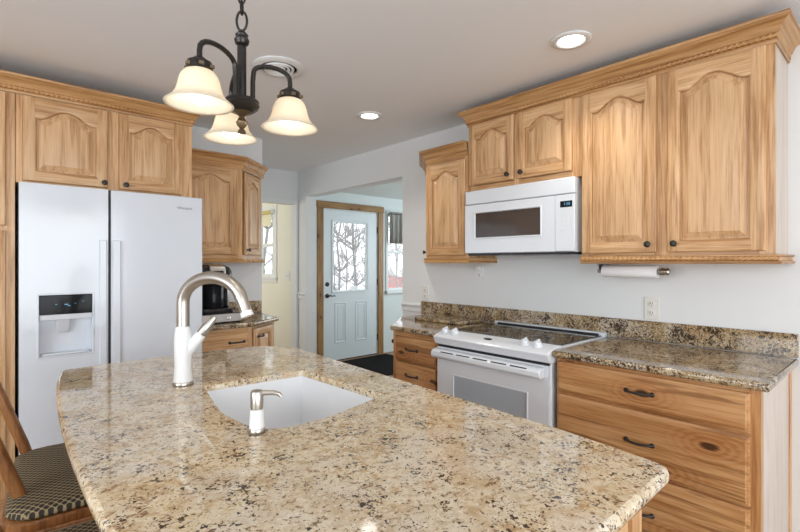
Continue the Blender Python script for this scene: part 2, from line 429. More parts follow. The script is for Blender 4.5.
def door(parent, x, z, w, h, arch=True, rise=None, stile=.052, t=.022, knob_at=None, v='oak_v', hh='oak_h', pv='oak_panel', y=0, name='door', groove=True):
    rise = (min(.055, w * .15) if rise is None else rise) if arch else 0
    def mf(i, j): return 1 if (j < 8 or 12 <= j < 48) else 0
    L = lambda d, yy, a=arch, rs=rise: door_loop(w, h, d, a, rs, yy)
    O = lambda d, yy: outer_loop(w, h, d, stile - .004, yy)
    fr = MB().loft([O(0, 0), O(0, -t + .006), O(.004, -t + .001), O(.007, -t), L(stile - .004, -t), L(stile, -t + .0015), L(stile + .004, -t + .007), L(stile + .0045, -t + .017), L(stile + .0045, 0)], mfun=mf)
    o = fr.build(name, [M[v], M[hh]], parent, loc=(x, y, z), smooth=30)
    pn = MB().loft([L(stile + .005, -t + .0165), L(stile + .013, -t + .0163), L(stile + .0135, -t + .0135), L(stile + .036, -t + .0035), L(stile + .0365, -t), L(stile + .039, -t - .0005)], cap1=True)
    pn.build('panel', M[pv], o, smooth=20)
    if knob_at: knob_in(o, knob_at[0], -t, knob_at[1])
    return o
def knob_in(o, x, y, z, r=.0155):
    MB().lathe([(.008, 0), (.0055, -.004), (.0055, -.011), (r * .75, -.014), (r, -.020), (r * .85, -.026), (r * .35, -.029)], (x, y, z), 16, axis='Y').build('knob', M['black_iron'], o)
def pull(o, x, y, z, L=.105, m='black_iron'):
    pts = [(x + L * (k / 12 - .5), y - .005 - .020 * math.sin(pi * k / 12) ** .7, z) for k in range(13)]
    rs = [.0065 if k in (0, 12) else .0045 + .0012 * math.sin(pi * k / 12) for k in range(13)]
    mb = MB().tube(pts, rs, 8)
    for q in (-1, 1): mb.lathe([(.011, 0), (.010, -.004), (.006, -.008)], (x + q * L / 2, y, z), 12, axis='Y')
    mb.build('pull_handle', M[m], o)
def drawer(parent, x, z, w, h, m='hick_h', t=.020, handle=True, hx=None, y=0):
    L = lambda d, yy: door_loop(w, h, d, False, 0, yy)
    o = MB().loft([L(0, 0), L(0, -t + .009), L(.003, -t + .006), L(.010, -t + .004), L(.013, -t), L(.016, -t)], cap1=True).build('drawer', M[m], parent, loc=(x, y, z), smooth=25)
    if handle: pull(o, w / 2 if hx is None else hx, -t, h / 2)
    return o
def frame(parent, w, h, stiles, rails, t=.02, v='oak_v', hh='oak_h', y=0):
    mb = MB()
    for a, b in stiles: mb.box(a, y, 0, b, y + t, h, 0)
    for a, b in rails:
        xs = sorted(stiles)
        for (s0, s1), (q0, q1) in zip(xs, xs[1:]): mb.box(s1, y + .0003, a, q0, y + t, b, 1)
    return mb.build('face_frame', [M[v], M[hh]], parent, bevel=.0012, seg=1)
def carcass(parent, x0, y0, z0, x1, y1, z1, m='oak_v'):
    return MB().box(x0, y0, z0, x1, y1, z1).build('carcass', M[m], parent, bevel=.001, seg=1)

XW, YW, ZC = 2.72, 3.72, 2.40
RZ = radians(-90)          # cabinets on the range wall: local x runs to world -Y, local -y faces world -X

# ------------------------------------------------------------------ the setting
def S(name, mb, m, **kw): return mb.build(name, m, kind='structure', smooth=0, **kw)
# floor boards
fl = MB()
for i in range(46):
    x = -3.1 + i * .2
    fl.box(x + .0008, -3.3, -.06, x + .1992, 7.6, 0)
S('floor', fl, M['floor'])
S('ceiling', MB().box(-3.1, -3.3, ZC, XW + .13, 4.9, ZC + .1), M['ceiling'])
S('ceiling_hall', MB().box(.7, 4.9, ZC, XW + .13, 7.6, ZC + .1), M['ceiling'])
S('ceiling_entry', MB().box(XW + .13, 1.9, 2.31, 6.1, 5.37, 2.41), M['wall_cool'])
S('wall_right', MB().box(XW, -3.3, 0, XW + .13, 2.976, ZC).box(XW, 2.976, 2.10, XW + .13, 4.6, ZC).box(XW, 4.6, 0, XW + .13, 4.9, ZC), M['wall'])
S('wall_back', MB().box(-3.1, YW, 0, 1.77, YW + .12, ZC).box(1.65, YW + .12, 0, 1.77, 4.8, ZC)
  .box(1.65, 4.8, 0, 1.90, 4.9, ZC).box(1.90, 4.8, 2.02, 2.69, 4.9, ZC).box(2.69, 4.8, 0, XW, 4.9, ZC), M['wall'])
S('wall_left', MB().box(-3.1, -3.3, 0, -3.0, -1.1, ZC).box(-3.1, 1.7, 0, -3.0, YW, ZC).box(-3.1, -1.1, 0, -3.0, 1.7, .7).box(-3.1, -1.1, 2.2, -3.0, 1.7, ZC), M['wall'])
S('wall_front', MB().box(-3.0, -3.3, 0, -1.8, -3.2, ZC).box(1.8, -3.3, 0, XW, -3.2, ZC).box(-1.8, -3.3, 2.25, 1.8, -3.2, ZC).box(-1.8, -3.3, 0, 1.8, -3.2, .35), M['wall'])
# small cream room at the end of the passage
S('wall_hall', MB().box(XW, 4.9, 0, XW + .13, 5.40, ZC).box(XW, 5.40, 0, XW + .13, 5.95, 1.16).box(XW, 5.40, 1.98, XW + .13, 5.95, ZC).box(XW, 5.95, 0, XW + .13, 7.6, ZC)
  .box(.7, 7.5, 0, XW, 7.6, ZC).box(.7, 4.9, 0, .8, 7.5, ZC).box(.8, 4.9, 0, 1.65, 4.95, ZC), M['wall_cream'])
# entry room
S('wall_entry', MB().box(XW + .13, 5.25, 0, 3.357, 5.37, 2.31).box(3.357, 5.25, 2.062, 4.293, 5.37, 2.31).box(4.293, 5.25, 0, 4.50, 5.37, 2.31)
  .box(4.50, 5.25, 0, 5.35, 5.37, .92).box(4.50, 5.25, 2.08, 5.35, 5.37, 2.31).box(5.35, 5.25, 0, 6.1, 5.37, 2.31)
  .box(6.0, 1.9, 0, 6.1, 5.25, 2.31).box(XW + .13, 1.9, 0, 6.0, 2.0, 2.31), M['wall_cool'])
# doorway casing and chair rails
S('trim_1', MB().box(2.690, 4.775, 0, 2.716, 4.80, 2.06).box(1.84, 4.775, 0, 1.90, 4.80, 2.06).box(1.90, 4.775, 2.02, 2.69, 4.80, 2.06), M['white_trim'], bevel=.004)
def rail(name, y0, y1):
    S(name, MB().sweep([(XW, y1), (XW, y0)], [(0, .925), (.010, .930), (.010, .965), (.020, .975), (.024, .985), (.018, .995), (0, 1.0)]), M['white_trim'])
rail('trim_2', 2.735, 2.976); rail('trim_3', 4.60, 4.77)
S('baseboard_right', MB().box(XW - .014, -3.2, 0, XW, .33, .10).box(XW - .014, 4.60, 0, XW, 4.77, .10), M['white_trim'], bevel=.004)

# windows
def win(name, x0, x1, z0, z1, y, fw=.035, mid=True, rz=0, loc=(0, 0, 0)):
    """double-hung sash in local x/z, panes as children"""
    r = thing(name, None, None, loc, rz, kind='structure')
    mb = MB().box(x0, y, z0, x0 + fw, y + .05, z1).box(x1 - fw, y, z0, x1, y + .05, z1).box(x0 + fw, y, z1 - fw, x1 - fw, y + .05, z1).box(x0 + fw, y, z0, x1 - fw, y + .05, z0 + fw)
    zm = (z0 + z1) / 2
    if mid: mb.box(x0 + fw, y, zm - .02, x1 - fw, y + .05, zm + .02)
    mb.build('window_frame', M['white_trim'], r, bevel=.003, smooth=0)
    spans = [(z0 + fw, zm - .02), (zm + .02, z1 - fw)] if mid else [(z0 + fw, z1 - fw)]
    for a, b in spans: MB().box(x0 + fw, y + .022, a, x1 - fw, y + .026, b).build('window_pane', M['pane'], r, smooth=0)
    return r
we = win('window_1', 4.50, 5.35, .92, 2.08, 5.28)
MB().box(4.455, 5.235, .87, 4.50, 5.25, 2.13).box(5.35, 5.235, .87, 5.395, 5.25, 2.13).box(4.50, 5.235, 2.08, 5.35, 5.25, 2.13).box(4.455, 5.21, .875, 5.395, 5.25, .92).build('window_casing', M['white_trim'], we, bevel=.003, smooth=0)
# hall window: local x -> world -Y
wh = win('window_2', -5.95, -5.40, 1.16, 1.98, XW + .02, rz=RZ)
MB().box(-5.40, XW - .016, 1.09, -5.30, XW, 2.06).box(-6.05, XW - .016, 1.09, -5.95, XW, 2.06).box(-5.95, XW - .016, 1.98, -5.40, XW, 2.06).box(-5.95, XW - .016, 1.09, -5.40, XW, 1.13).box(-6.06, XW - .035, 1.13, -5.29, XW, 1.16).build('window_casing', M['white_trim'], wh, bevel=.003, smooth=0)
wl = win('window_3', -1.7, 1.1, .7, 2.2, 3.02, fw=.06, rz=radians(90))
wr = win('window_4', -1.8, 1.8, .35, 2.25, 3.23, fw=.06, mid=False, rz=radians(180))

# entry door with its knotty wood frame
d1 = thing('door_1', None, None, (3.36, 5.25, 0), kind='structure')
DW, DH = .93, 2.06
gx0, gx1, gz0, gz1 = .158, .744, .955, 1.90
MB().box(0, 0, .012, gx0, .045, DH).box(gx1, 0, .012, DW, .045, DH).box(gx0, 0, .012, gx1, .045, gz0).box(gx0, 0, gz1, gx1, .045, DH).build('door_leaf', M['door_paint'], d1, smooth=0)
def rect_ring(mb, x0, z0, x1, z1, prof):
    rings = [[(x0 + d, y, z0 + d), (x1 - d, y, z0 + d), (x1 - d, y, z1 - d), (x0 + d, y, z1 - d)] for d, y in prof]
    return mb.loft(rings)
rect_ring(MB(), gx0 - .025, gz0 - .025, gx1 + .025, gz1 + .025, [(0, 0), (0, -.010), (.010, -.014), (.024, -.010), (.030, 0.0), (.030, .03)]).build('glass_bead', M['door_paint'], d1)
MB().box(gx0, .018, gz0, gx1, .024, gz1).build('glass_pane', M['pane'], d1, smooth=0)
for a, b in ((.185, .375), (.535, .745)):
    rect_ring(MB(), a, .24, b, .80, [(0, 0), (.004, -.006), (.014, -.008), (.022, .0), (.040, -.001), (.048, -.005)]).build('raised_panel', M['door_paint'], d1, smooth=20)
MB().lathe([(.030, 0), (.030, -.006), (.020, -.012), (.018, -.016)], (.065, 0, 1.05), 18, axis='Y').build('deadbolt', M['black_iron'], d1)
lv = MB().lathe([(.030, 0), (.030, -.006), (.013, -.012), (.011, -.040)], (.065, 0, .895), 18, axis='Y')
lv.tube([(.065, -.042, .895), (.09, -.046, .900), (.12, -.047, .890), (.155, -.047, .897), (.172, -.047, .885)], [.010, .010, .008, .007, .004], 8)
lv.build('lever_handle', M['black_iron'], d1)
for z in (.25, 1.06, 1.82): MB().box(DW - .002, -.012, z - .045, DW + .008, .0, z + .045).build('hinge', M['black_iron'], d1, bevel=.002)
MB().box(-.095, -.025, 0, -.006, 0, 2.075).box(DW + .010, -.025, 0, DW + .105, 0, 2.075).build('side_casing', M['trimwood'], d1, bevel=.004)
MB().box(-.105, -.030, 2.075, DW + .115, 0, 2.165).build('head_casing', M['trimwood_h'], d1, bevel=.004)
MB().box(.0, .0, 0, DW, .10, .0118).build('threshold', M['bronze'], d1, smooth=0)

# ------------------------------------------------------------------ outside (seen through the panes)
S('ground_outside', MB().box(2.9, 5.5, -.45, 60, 60, -.35).box(-60, -60, -.45, -3.3, 60, -.35).box(-3.3, -60, -.45, 20, -3.5, -.35), M['snow'])
def bare_tree(x, y, h, r, seed, label):
    rg = random.Random(seed); mb = MB()
    t = [(x + .12 * rg.uniform(-1, 1) * k / 3, y, -.4 + h * k / 8) for k in range(9)]
    mb.tube(t, [r * (1 - .09 * k) for k in range(9)], 7)
    for k in range(70):
        i = rg.randint(1, 7); p = Vector(t[i]); a = rg.uniform(0, 2 * pi); L = rg.uniform(.4, .9)
        q = p + Vector((cos(a) * L * .5, sin(a) * L * .5, L * .35)); e = p + Vector((cos(a + .3) * L, sin(a + .3) * L, L * rg.uniform(.3, .9)))
        mb.tube([p, q, e], [r * .36, r * .28, r * .14], 5)
        for j in range(2):
            f = e + Vector((rg.uniform(-.5, .5), rg.uniform(-.5, .5), rg.uniform(.0, .6))); mb.tube([q, (q + f) / 2 + Vector((0, 0, .06)), f], [r * .25, r * .2, r * .1], 4)
    o = MB.build(mb, 'bare_tree', M['bark']); tag(o, label, 'tree', 'bare winter trees outside')
TL = ['bare grey winter tree standing in the snow outside']
for i, (u, y) in enumerate([(.675, 13), (.712, 15.5), (.742, 10.8), (.775, 13.5), (.655, 18), (.738, 19), (.890, 12.0), (.893, 15.5), (.484, 9.5), (.505, 14.5), (.690, 10.0)]):
    bare_tree(u * y, y, 6 + (i * 37 % 5) * .6, .026 + .008 * (i % 3), i, TL[0])
sh = thing('shed', 'small red board shed with a white snowy roof outside the entry', 'shed', (19.0, 20.5, -.35))
MB().box(-.9, 0, 0, 1.1, 2, .85).build('shed_wall', M['red_paint'], sh, smooth=0)
MB().loft([[(-1.1, -.2, .85), (1.3, -.2, .85), (1.3, -.2, .95), (-1.1, -.2, .95)], [(-1.1, 1, 1.5), (1.3, 1, 1.5), (1.3, 1, 1.6), (-1.1, 1, 1.6)], [(-1.1, 2.2, .85), (1.3, 2.2, .85), (1.3, 2.2, .95), (-1.1, 2.2, .95)]], cap0=True, cap1=True).build('shed_roof', M['snow'], sh, smooth=0)
pt = thing('picnic_table', 'weathered picnic table in the snow seen through the door glass', 'table', (6.1, 8.3, -.35), .5)
MB().box(-.8, -.35, .70, .8, .35, .75).build('tabletop', M['grey_wood'], pt, smooth=0)
for q in (-1, 1): MB().box(-.8, q * .62 - .13, .42, .8, q * .62 + .13, .46).build('bench', M['grey_wood'], pt, smooth=0)
for q in (-.6, .6): MB().bar((q, -.6, 0), (q, .2, .70), .05, .08).bar((q, .6, 0), (q, -.2, .70), .05, .08).bar((q, -.7, .39), (q, .7, .39), .05, .06).build('leg_frame', M['grey_wood'], pt, smooth=0)
pr = thing('porch_railing', 'white spindle railing on the porch below the curtained window', 'railing', (5.2, 6.3, 0))
MB().box(-.6, -.02, .78, 2.0, .03, .83).box(-.6, -.02, .10, 2.0, .03, .14).build('rail', M['white_trim'], pr, smooth=0)
for k in range(19): MB().box(-.55 + k * .135, -.012, .14, -.525 + k * .135, .012, .78).build('spindle', M['white_trim'], pr, smooth=0)
for q in (-.6, 1.95): MB().box(q, -.04, -.35, q + .08, .05, .95).build('post', M['white_trim'], pr, smooth=0)

# ------------------------------------------------------------------ range wall: wall cabinets
CROWN = [(o * .62, h) for o, h in [(0, 0), (.008, 0), (.011, .006), (.011, .014), (.016, .018), (.016, .034), (.024, .038), (.030, .045), (.040, .060), (.056, .071), (.074, .078), (.079, .084), (.088, .088), (.091, .096), (.086, .102), (0, .102)]]
def crown(path, z, m, parent, name='crown_moulding', k=1.0):
    P = [(o * k, z + h * k) for o, h in CROWN]
    return MB().sweep(path, P).build(name, M[m], parent, smooth=30)

# right-hand wall cabinet (two tall doors)
FX = 2.42
c = thing('wall_cabinet', 'tall oak wall cabinet with two arched doors above the paper towel', 'cabinet', (FX, 1.195, 1.378), RZ)
Wd = 1.195 - .370; Hc = .90
carcass(c, .0, .02, 0, Wd - .004, XW - FX, Hc)
MB().box(Wd - .0038, .021, .001, Wd, XW - FX, Hc - .001).build('side_panel', M['sidepanel'], c, smooth=0)
frame(c, Wd, Hc, [(0, .035), (.365, .435), (Wd - .055, Wd)], [(0, .03), (Hc - .05, Hc)])
door(c, .006, .014, .372, .855, knob_at=(.338, .04))
door(c, .425, .014, .372, .855, knob_at=(.034, .04))
bm_ = MB().sweep([(-.0, .0), (Wd, .0), (Wd, XW - FX)], [(-.004, -.040), (.022, -.040), (.026, -.034), (.026, -.030), (.016, -.026), (.016, -.010), (.024, -.007), (.024, -.001), (-.004, -.001)], seg=[0, 1])
bm_.box(0.0, .004, -.030, Wd - .004, XW - FX, -.001)
lr = bm_.build('light_rail', CM, c, smooth=30)
MB().rope((0.002, -.021, -.018), (Wd + .012, -.021, -.018), .0095).build('rope_bead', M['crown'], lr)

# cabinet over the microwave
c = thing('wall_cabinet', 'short oak wall cabinet with two small arched doors above the microwave', 'cabinet', (FX, 1.985, 1.815), RZ)
Wm = 1.985 - 1.197; Hm = .463
carcass(c, 0, .02, 0, Wm, XW - FX, Hm)
frame(c, Wm, Hm, [(0, .030), (.355, .40), (Wm - .055, Wm)], [(0, .035), (Hm - .05, Hm)])
door(c, .012, .038, .348, .40, knob_at=(.314, .034), stile=.050, rise=.05)
door(c, .388, .038, .348, .40, knob_at=(.034, .034), stile=.050, rise=.05)

# crown across both
cr = thing('crown_moulding', 'long oak crown moulding with rope bead above microwave and tall cabinet', 'moulding', (0, 0, 0))
co_ = MB().sweep([(0.0, XW - FX), (0, 0), (1.985 - .368, 0), (1.985 - .368, XW - FX)], [(o, h) for o, h in CROWN], seg=[1, 0, 1]).build('moulding_run', CM, cr, loc=(FX, 1.986, 2.250), rot=(0, 0, RZ), smooth=30)
MB().rope((-.010, -.0155, .026), (1.985 - .368 + .010, -.0155, .026), .0098).build('rope_bead', M['crown'], cr, loc=(FX, 1.986, 2.250), rot=(0, 0, RZ))

# small cabinet left of the microwave, its far end clipped
c = thing('wall_cabinet', 'single arched door oak wall cabinet left of the microwave', 'cabinet', (FX, 2.385, 1.376), RZ)
Ws, Hs = 2.385 - 1.99, .70
MB().loft([[(0, .02, z), (Ws, .02, z), (Ws, XW - FX, z), (-.30, XW - FX, z)] for z in (0, Hs)], cap0=True, cap1=True).build('carcass', M['oak_v'], c, smooth=0)
frame(c, Ws, Hs, [(0, .022), (Ws - .03, Ws)], [(0, .03), (Hs - .04, Hs)])
door(c, .012, .018, Ws - .03, Hs - .05, stile=.055, rise=.05)
MB().lathe([(.008, 0), (.0055, .004), (.0055, .014), (.012, .017), (.0155, .023), (.012, .030), (.004, .032)], (0, 0, 0), 16, axis='Y').build('knob', M['black_iron'], c, loc=(-.045, .05, .045), rot=(0, 0, radians(138)))
PT = [(-.30, XW - FX), (0, 0), (Ws, 0)]
MB().sweep(PT, [(o, h * .9) for o, h in CROWN], seg=[1, 0]).build('crown_moulding', CM, c, loc=(0, 0, .690), smooth=30)
MB().sweep(PT + [(Ws, XW - FX)], [(-.004, -.036), (.018, -.036), (.022, -.028), (.014, -.022), (.020, -.006), (.020, -.001), (-.004, -.001)], seg=[1, 0, 1]).build('light_rail', CM, c, smooth=30)

# ------------------------------------------------------------------ microwave
mw = thing('microwave', 'white over the range microwave with dark window under short cabinet', 'microwave', (2.370, 1.977, 1.402), RZ); mw.scale = (1.012, 1.0, 1.012)
mwW, mwH = .754, .405
MB().box(.004, .035, .0, mwW - .004, XW - 2.372, mwH).build('body', M['appliance'], mw, bevel=.004)
MB().box(0, 0, mwH - .088, mwW, .034, mwH).build('vent_panel', M['appliance'], mw, bevel=.006)
dw_ = MB().box(0, 0, .004, .080, .034, mwH - .093).box(.552, 0, .004, .640, .034, mwH - .093).box(.080, 0, .004, .552, .034, .098).box(.080, 0, .260, .552, .034, mwH - .093)
md = dw_.build('door', M['appliance'], mw, smooth=0)
rect_ring(MB(), .080, .098, .552, .260, [(-.006, 0.0), (-.004, -.004), (.0, -.004), (.004, .004)]).build('window_frame', M['appliance'], md, smooth=0)
MB().box(.082, .006, .100, .550, .012, .258).build('window_glass', M['mw_glass'], md, smooth=0)
cp = MB().box(.641, 0, .004, mwW, .034, mwH - .093).build('control_panel', M['appliance'], mw, bevel=.003)
MB().box(.672, -.002, .243, .742, .001, .277).build('display', M['black_glass'], cp, bevel=.001)
text('display_digits', '1:58', .022, M['blue_display'], cp, (.712, -.0028, .260), (radians(90), 0, 0))
for r_, row in enumerate(('1 2 3', '4 5 6', '7 8 9', '* 0 #', 'a b c')):
    body = row if r_ < 4 else 'START  STOP'
    for k, ch in enumerate(body.split()):
        text('keypad_legend', ch, .013 if r_ < 4 else .008, M['light_grey'], cp, ((.682 + k * .026) if r_ < 4 else (.685 + k * .045), -.0006, .222 - r_ * .026), (radians(90), 0, 0))
MB().box(.01, .02, -.012, mwW - .01, XW - 2.372, -.0005).build('underside_grille', M['black_plastic'], mw, smooth=0)

# ------------------------------------------------------------------ range
rg_ = thing('range', 'white slide-in range with black glass cooktop and grey oven window', 'stove', (2.062, 1.948, 0), RZ)
RW = .768
MB().box(.006, .02, .03, RW - .006, .60, .898).build('body', M['appliance'], rg_, bevel=.003)
MB().loft([[(x, y, z) for y, z in ((.115, .922), (.055, .924), (-.012, .905), (-.028, .892), (-.010, .850), (.02, .842), (.115, .842))] for x in (-.003, RW + .003)], cap0=True, cap1=True).build('control_panel', M['appliance'], rg_, bevel=.005)
for kx in (.050, .125, .605, .680):
    kb = MB().lathe([(.027, 0), (.027, .004), (.022, .008), (.021, .020), (.019, .023)], n=20).box(-.005, -.021, .02, .005, .021, .030).build('burner_knob', M['appliance'], rg_, loc=(kx, .030, .9185), rot=(radians(15.8), 0, radians(0)), smooth=30)
em = MB().lathe([(.028, 0), (.028, .0015), (.026, .002)], n=24).build('brand_badge', M['black_plastic'], rg_, loc=(.372, .024, .9158), rot=(radians(15.8), 0, 0)); em.scale = (1, .45, 1)
MB().box(0, .115, .898, RW, .60, .916).build('cooktop_frame', M['appliance'], rg_, bevel=.003)
ct = MB().box(.018, .125, .9162, RW - .018, .592, .9215).build('cooktop_glass', M['cook_glass'], rg_, bevel=.001)
for bx, by, br in ((.20, .25, .09), (.20, .47, .075), (.56, .25, .075), (.56, .47, .10)):
    MB().loft([[(bx + r * cos(a), by + r * sin(a), z) for a in (2 * pi * k / 40 for k in range(40))] for r, z in ((br, .9215), (br, .9219), (br - .003, .9219), (br - .003, .9215))]).build('burner_ring', M['grey_line'], ct, smooth=0)
bt = MB().box(-.002, .592, .905, RW + .002, .634, .938).build('rear_trim', M['appliance'], rg_, bevel=.006)
MB().box(.03, .588, .919, RW - .03, .5925, .930).build('rear_vent_slot', M['dark_gap'], bt, smooth=0)
od = MB().box(.010, .0, .21, .14, .019, .832).box(.635, 0, .21, RW - .010, .019, .832).box(.14, 0, .21, .635, .019, .36).box(.14, 0, .675, .635, .019, .832).build('oven_door', M['appliance'], rg_, smooth=0)
MB().box(.1405, .002, .3605, .6345, .010, .6745).build('oven_window', M['oven_glass'], od, smooth=0)
rect_ring(MB(), .14, .36, .635, .675, [(-.008, 0), (-.006, -.003), (0, -.003), (.003, .004)]).build('window_trim', M['appliance'], od, smooth=0)
hd = MB().loft([[(x, y, z) for y, z in ((-.001, .826), (-.034, .818), (-.050, .806), (-.052, .782), (-.040, .768), (-.001, .768))] for x in (.0, RW - .030)], cap0=True, cap1=True).build('door_handle', M['appliance'], od, bevel=.005)
for k in range(5):
    x = .075 + k * .122
    MB().loft([[(x0, y, z) for y, z in ((-.0415, .8140), (-.0475, .8095), (-.0465, .8085), (-.0405, .8130))] for x0 in (x, x + .098)], cap0=True, cap1=True).build('vent_slot', M['dark_gap'], hd, smooth=0)
MB().box(.010, 0, .04, RW - .010, .019, .20).build('storage_drawer', M['appliance'], rg_, bevel=.004)
MB().box(.012, .003, .833, RW - .012, .019, .8415).build('shadow_gap', M['dark_gap'], rg_, smooth=0)
for fx in (.05, RW - .05):
    for fy in (.08, .55): MB().lathe([(.018, 0), (.018, .01), (.010, .012), (.010, .03)], (fx, fy, 0), 12).build('foot', M['black_plastic'], rg_)

# ------------------------------------------------------------------ base cabinets on the range wall
BX = 2.10
c = thing('drawer_cabinet', 'hickory base cabinet with three wide drawers right of the range', 'cabinet', (BX, 1.166, 0), RZ)
Wb = 1.166 - .360
carcass(c, .006, .02, .10, Wb - .004, XW - BX, .879, 'hick_v')
MB().box(Wb - .0035, .032, .10, Wb, XW - BX - .055, .878).build('side_panel', M['sidepanel'], c, smooth=0)
MB().box(Wb - .0035, XW - BX - .054, .0, Wb + .003, XW - BX, .878).build('corner_stile', M['hick_v'], c, smooth=0)
MB().box(.006, .075, 0, Wb - .004, .60, .099).build('toe_kick', M['hick_h'], c, smooth=0)
o = frame(c, Wb, .879, [(0, .016), (Wb - .040, Wb)], [(.10, .13), (.425, .44), (.70, .715), (.860, .879)], v='hick_v', hh='hick_h')
drawer(c, .008, .713, Wb - .040, .148, hx=.382)
drawer(c, .008, .444, Wb - .040, .258, hx=.382)
drawer(c, .008, .122, Wb - .040, .312, hx=.382)

c = thing('drawer_cabinet', 'narrow hickory base cabinet with small drawers left of the range', 'cabinet', (BX, 2.392, 0), RZ)
Wl = 2.392 - 1.957
MB().loft([[(0.0, .02, z), (Wl, .02, z), (Wl, XW - BX, z), (-.27, XW - BX, z), (-.27, .34, z)] for z in (.10, .879)], cap0=True, cap1=True).build('carcass', M['hick_v'], c, smooth=0)
MB().box(.02, .075, 0, Wl, .60, .099).build('toe_kick', M['hick_h'], c, smooth=0)
frame(c, Wl, .879, [(0, .036), (Wl - .03, Wl)], [(.10, .13), (.50, .53), (.68, .70), (.845, .879)], v='hick_v', hh='hick_h')
drawer(c, .038, .690, Wl - .060, .155, hx=.165)
drawer(c, .038, .520, Wl - .060, .155, hx=.165)
drawer(c, .038, .122, Wl - .060, .385, hx=.165)
# clipped end door and its knob
ang = math.atan2(.32, .27)
ed = door(c, 0, 0, .36, .70, arch=False, v='hick_v', hh='hick_h', pv='hick_v', t=.018)
ed.location = (-.262, .338, .14); ed.rotation_euler = (0, 0, -ang)
knob_in(ed, .31, -.018, .64)

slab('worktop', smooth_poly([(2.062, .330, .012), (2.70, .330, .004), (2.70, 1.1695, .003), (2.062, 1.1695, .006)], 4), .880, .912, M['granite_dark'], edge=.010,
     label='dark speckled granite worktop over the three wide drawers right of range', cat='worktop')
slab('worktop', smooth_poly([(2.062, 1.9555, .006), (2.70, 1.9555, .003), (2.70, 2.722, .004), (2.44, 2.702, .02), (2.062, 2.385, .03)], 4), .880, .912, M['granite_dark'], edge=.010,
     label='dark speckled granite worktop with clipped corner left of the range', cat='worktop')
tag(MB().box(2.7015, .332, .914, 2.7185, 2.728, 1.022).build('backsplash', M['granite_dark'], bevel=.003), 'long low granite backsplash strip along the range wall', 'backsplash')
# granite trivet board lying on the left worktop
slab('cutting_board', smooth_poly([(2.40, 2.06, .02), (2.685, 2.06, .02), (2.685, 2.60, .02), (2.40, 2.50, .03)], 4), .9135, .936, M['granite_dark'], edge=.006,
     label='loose granite board lying on the worktop left of the range', cat='board')

# outlets on the range wall
def outlet(y, z, label, plate='ivory', wdt=.072, h=.118, plug=False):
    t_ = thing('wall_outlet', label, 'outlet', (XW, y, z), RZ, group=None)
    MB().box(-wdt / 2, -.006, -h / 2, wdt / 2, -.0005, h / 2).build('cover_plate', M[plate], t_, bevel=.003)
    for q in (-.025, .025):
        oo = MB().lathe([(.017, 0), (.017, -.003), (.015, -.0035)], (0, -.006, q), 20, axis='Y').build('receptacle', M[plate], t_)
        MB().box(-.0075, -.0101, q - .002, -.005, -.0093, q + .009).box(.005, -.0101, q - .002, .0075, -.0093, q + .008).box(-.002, -.0101, q - .011, .002, -.0093, q - .007).build('slots', M['dark_gap'], oo, smooth=0)
    return t_
outlet(.945, 1.092, 'ivory duplex outlet on the wall below the paper towel', wdt=.078, h=.122)
outlet(2.690, 1.090, 'ivory duplex outlet just left above the end of the backsplash', wdt=.078, h=.122)
outlet(2.128, 1.275, 'white outlet on the wall under the small cabinet, cord plugged in', 'plastic_white')
pg = thing('power_plug', 'small white plug with cord under the small wall cabinet', 'plug', (XW - .0105, 2.128, 1.302), RZ)
MB().box(-.014, -.028, -.014, .014, 0, .014).build('plug_body', M['plastic_white'], pg, bevel=.004)
MB().tube([(0, -.028, 0), (.004, -.045, .004), (.02, -.05, .015), (.055, -.05, .018), (.075, -.05, .028), (.078, -.05, .035)], .0045, 8).build('cord', M['plastic_white'], pg)

# paper towel on its holder
ph = thing('paper_towel_holder', 'chrome ended paper towel rod under the tall wall cabinet', 'holder', (2.555, 1.155, 1.336), RZ)
MB().box(-.012, -.018, -.0005, .045, .018, -.004).bar((.0, 0, -.004), (.005, 0, -.038), .022, .006).build('bracket', M['bronze'], ph, smooth=0)
MB().lathe([(.010, -.014), (.010, .325)], (0, 0, -.040), 14, axis='X').build('rod', M['chrome'], ph)
MB().lathe([(.012, .298), (.017, .300), (.019, .312), (.019, .326), (.016, .328), (.016, .332), (.019, .334), (.019, .345), (.014, .350)], (0, 0, -.040), 20, axis='X').build('end_cap', M['nickel'], ph)
pr_ = MB().lathe([(.0135, 0), (.031, 0), (.032, .002), (.032, .278), (.031, .280), (.0135, .280)], (0, 0, 0), 28, axis='X', cap0=False, cap1=False)
pr_.lathe([(.0135, 0), (.0135, .280)], (0, 0, 0), 28, axis='X', cap0=False, cap1=False)
tag(pr_.build('paper_towel_roll', M['paper'], loc=(2.555, 1.140, 1.296), rot=(0, 0, RZ)), 'nearly used up white paper towel roll under the tall cabinet', 'paper towel')

# ------------------------------------------------------------------ fridge wall
FY = 3.14
c = thing('wall_cabinet', 'oak cabinet with two arched doors above the refrigerator', 'cabinet', (.122, FY, 1.765))
Wf, Hf = .885, .466
carcass(c, 0, .02, 0, Wf, YW - FY, Hf)
frame(c, Wf, Hf, [(0, .035), (.402, .470), (Wf - .068, Wf)], [(0, .03), (Hf - .03, Hf)])
door(c, .027, .012, .385, .450, knob_at=(.366, .026), stile=.055, rise=.055)
door(c, .468, .012, .352, .450, knob_at=(.034, .026), stile=.055, rise=.05)
c = thing('pantry_cabinet', 'tall oak pantry cabinet at the left end beside the refrigerator', 'cabinet', (-.52, FY, 0))
Wp = .52 + .120
carcass(c, 0, .02, .10, Wp, YW - FY, 2.231)
MB().box(0, .06, 0, Wp, .5, .099).build('toe_kick', M['oak_h'], c, smooth=0)
frame(c, Wp, 2.231, [(0, .045), (Wp - .045, Wp)], [(.10, .14), (1.49, 1.56), (2.20, 2.231)])
door(c, .038, 1.535, Wp - .074, .69, stile=.06, knob_at=(.03, .05))
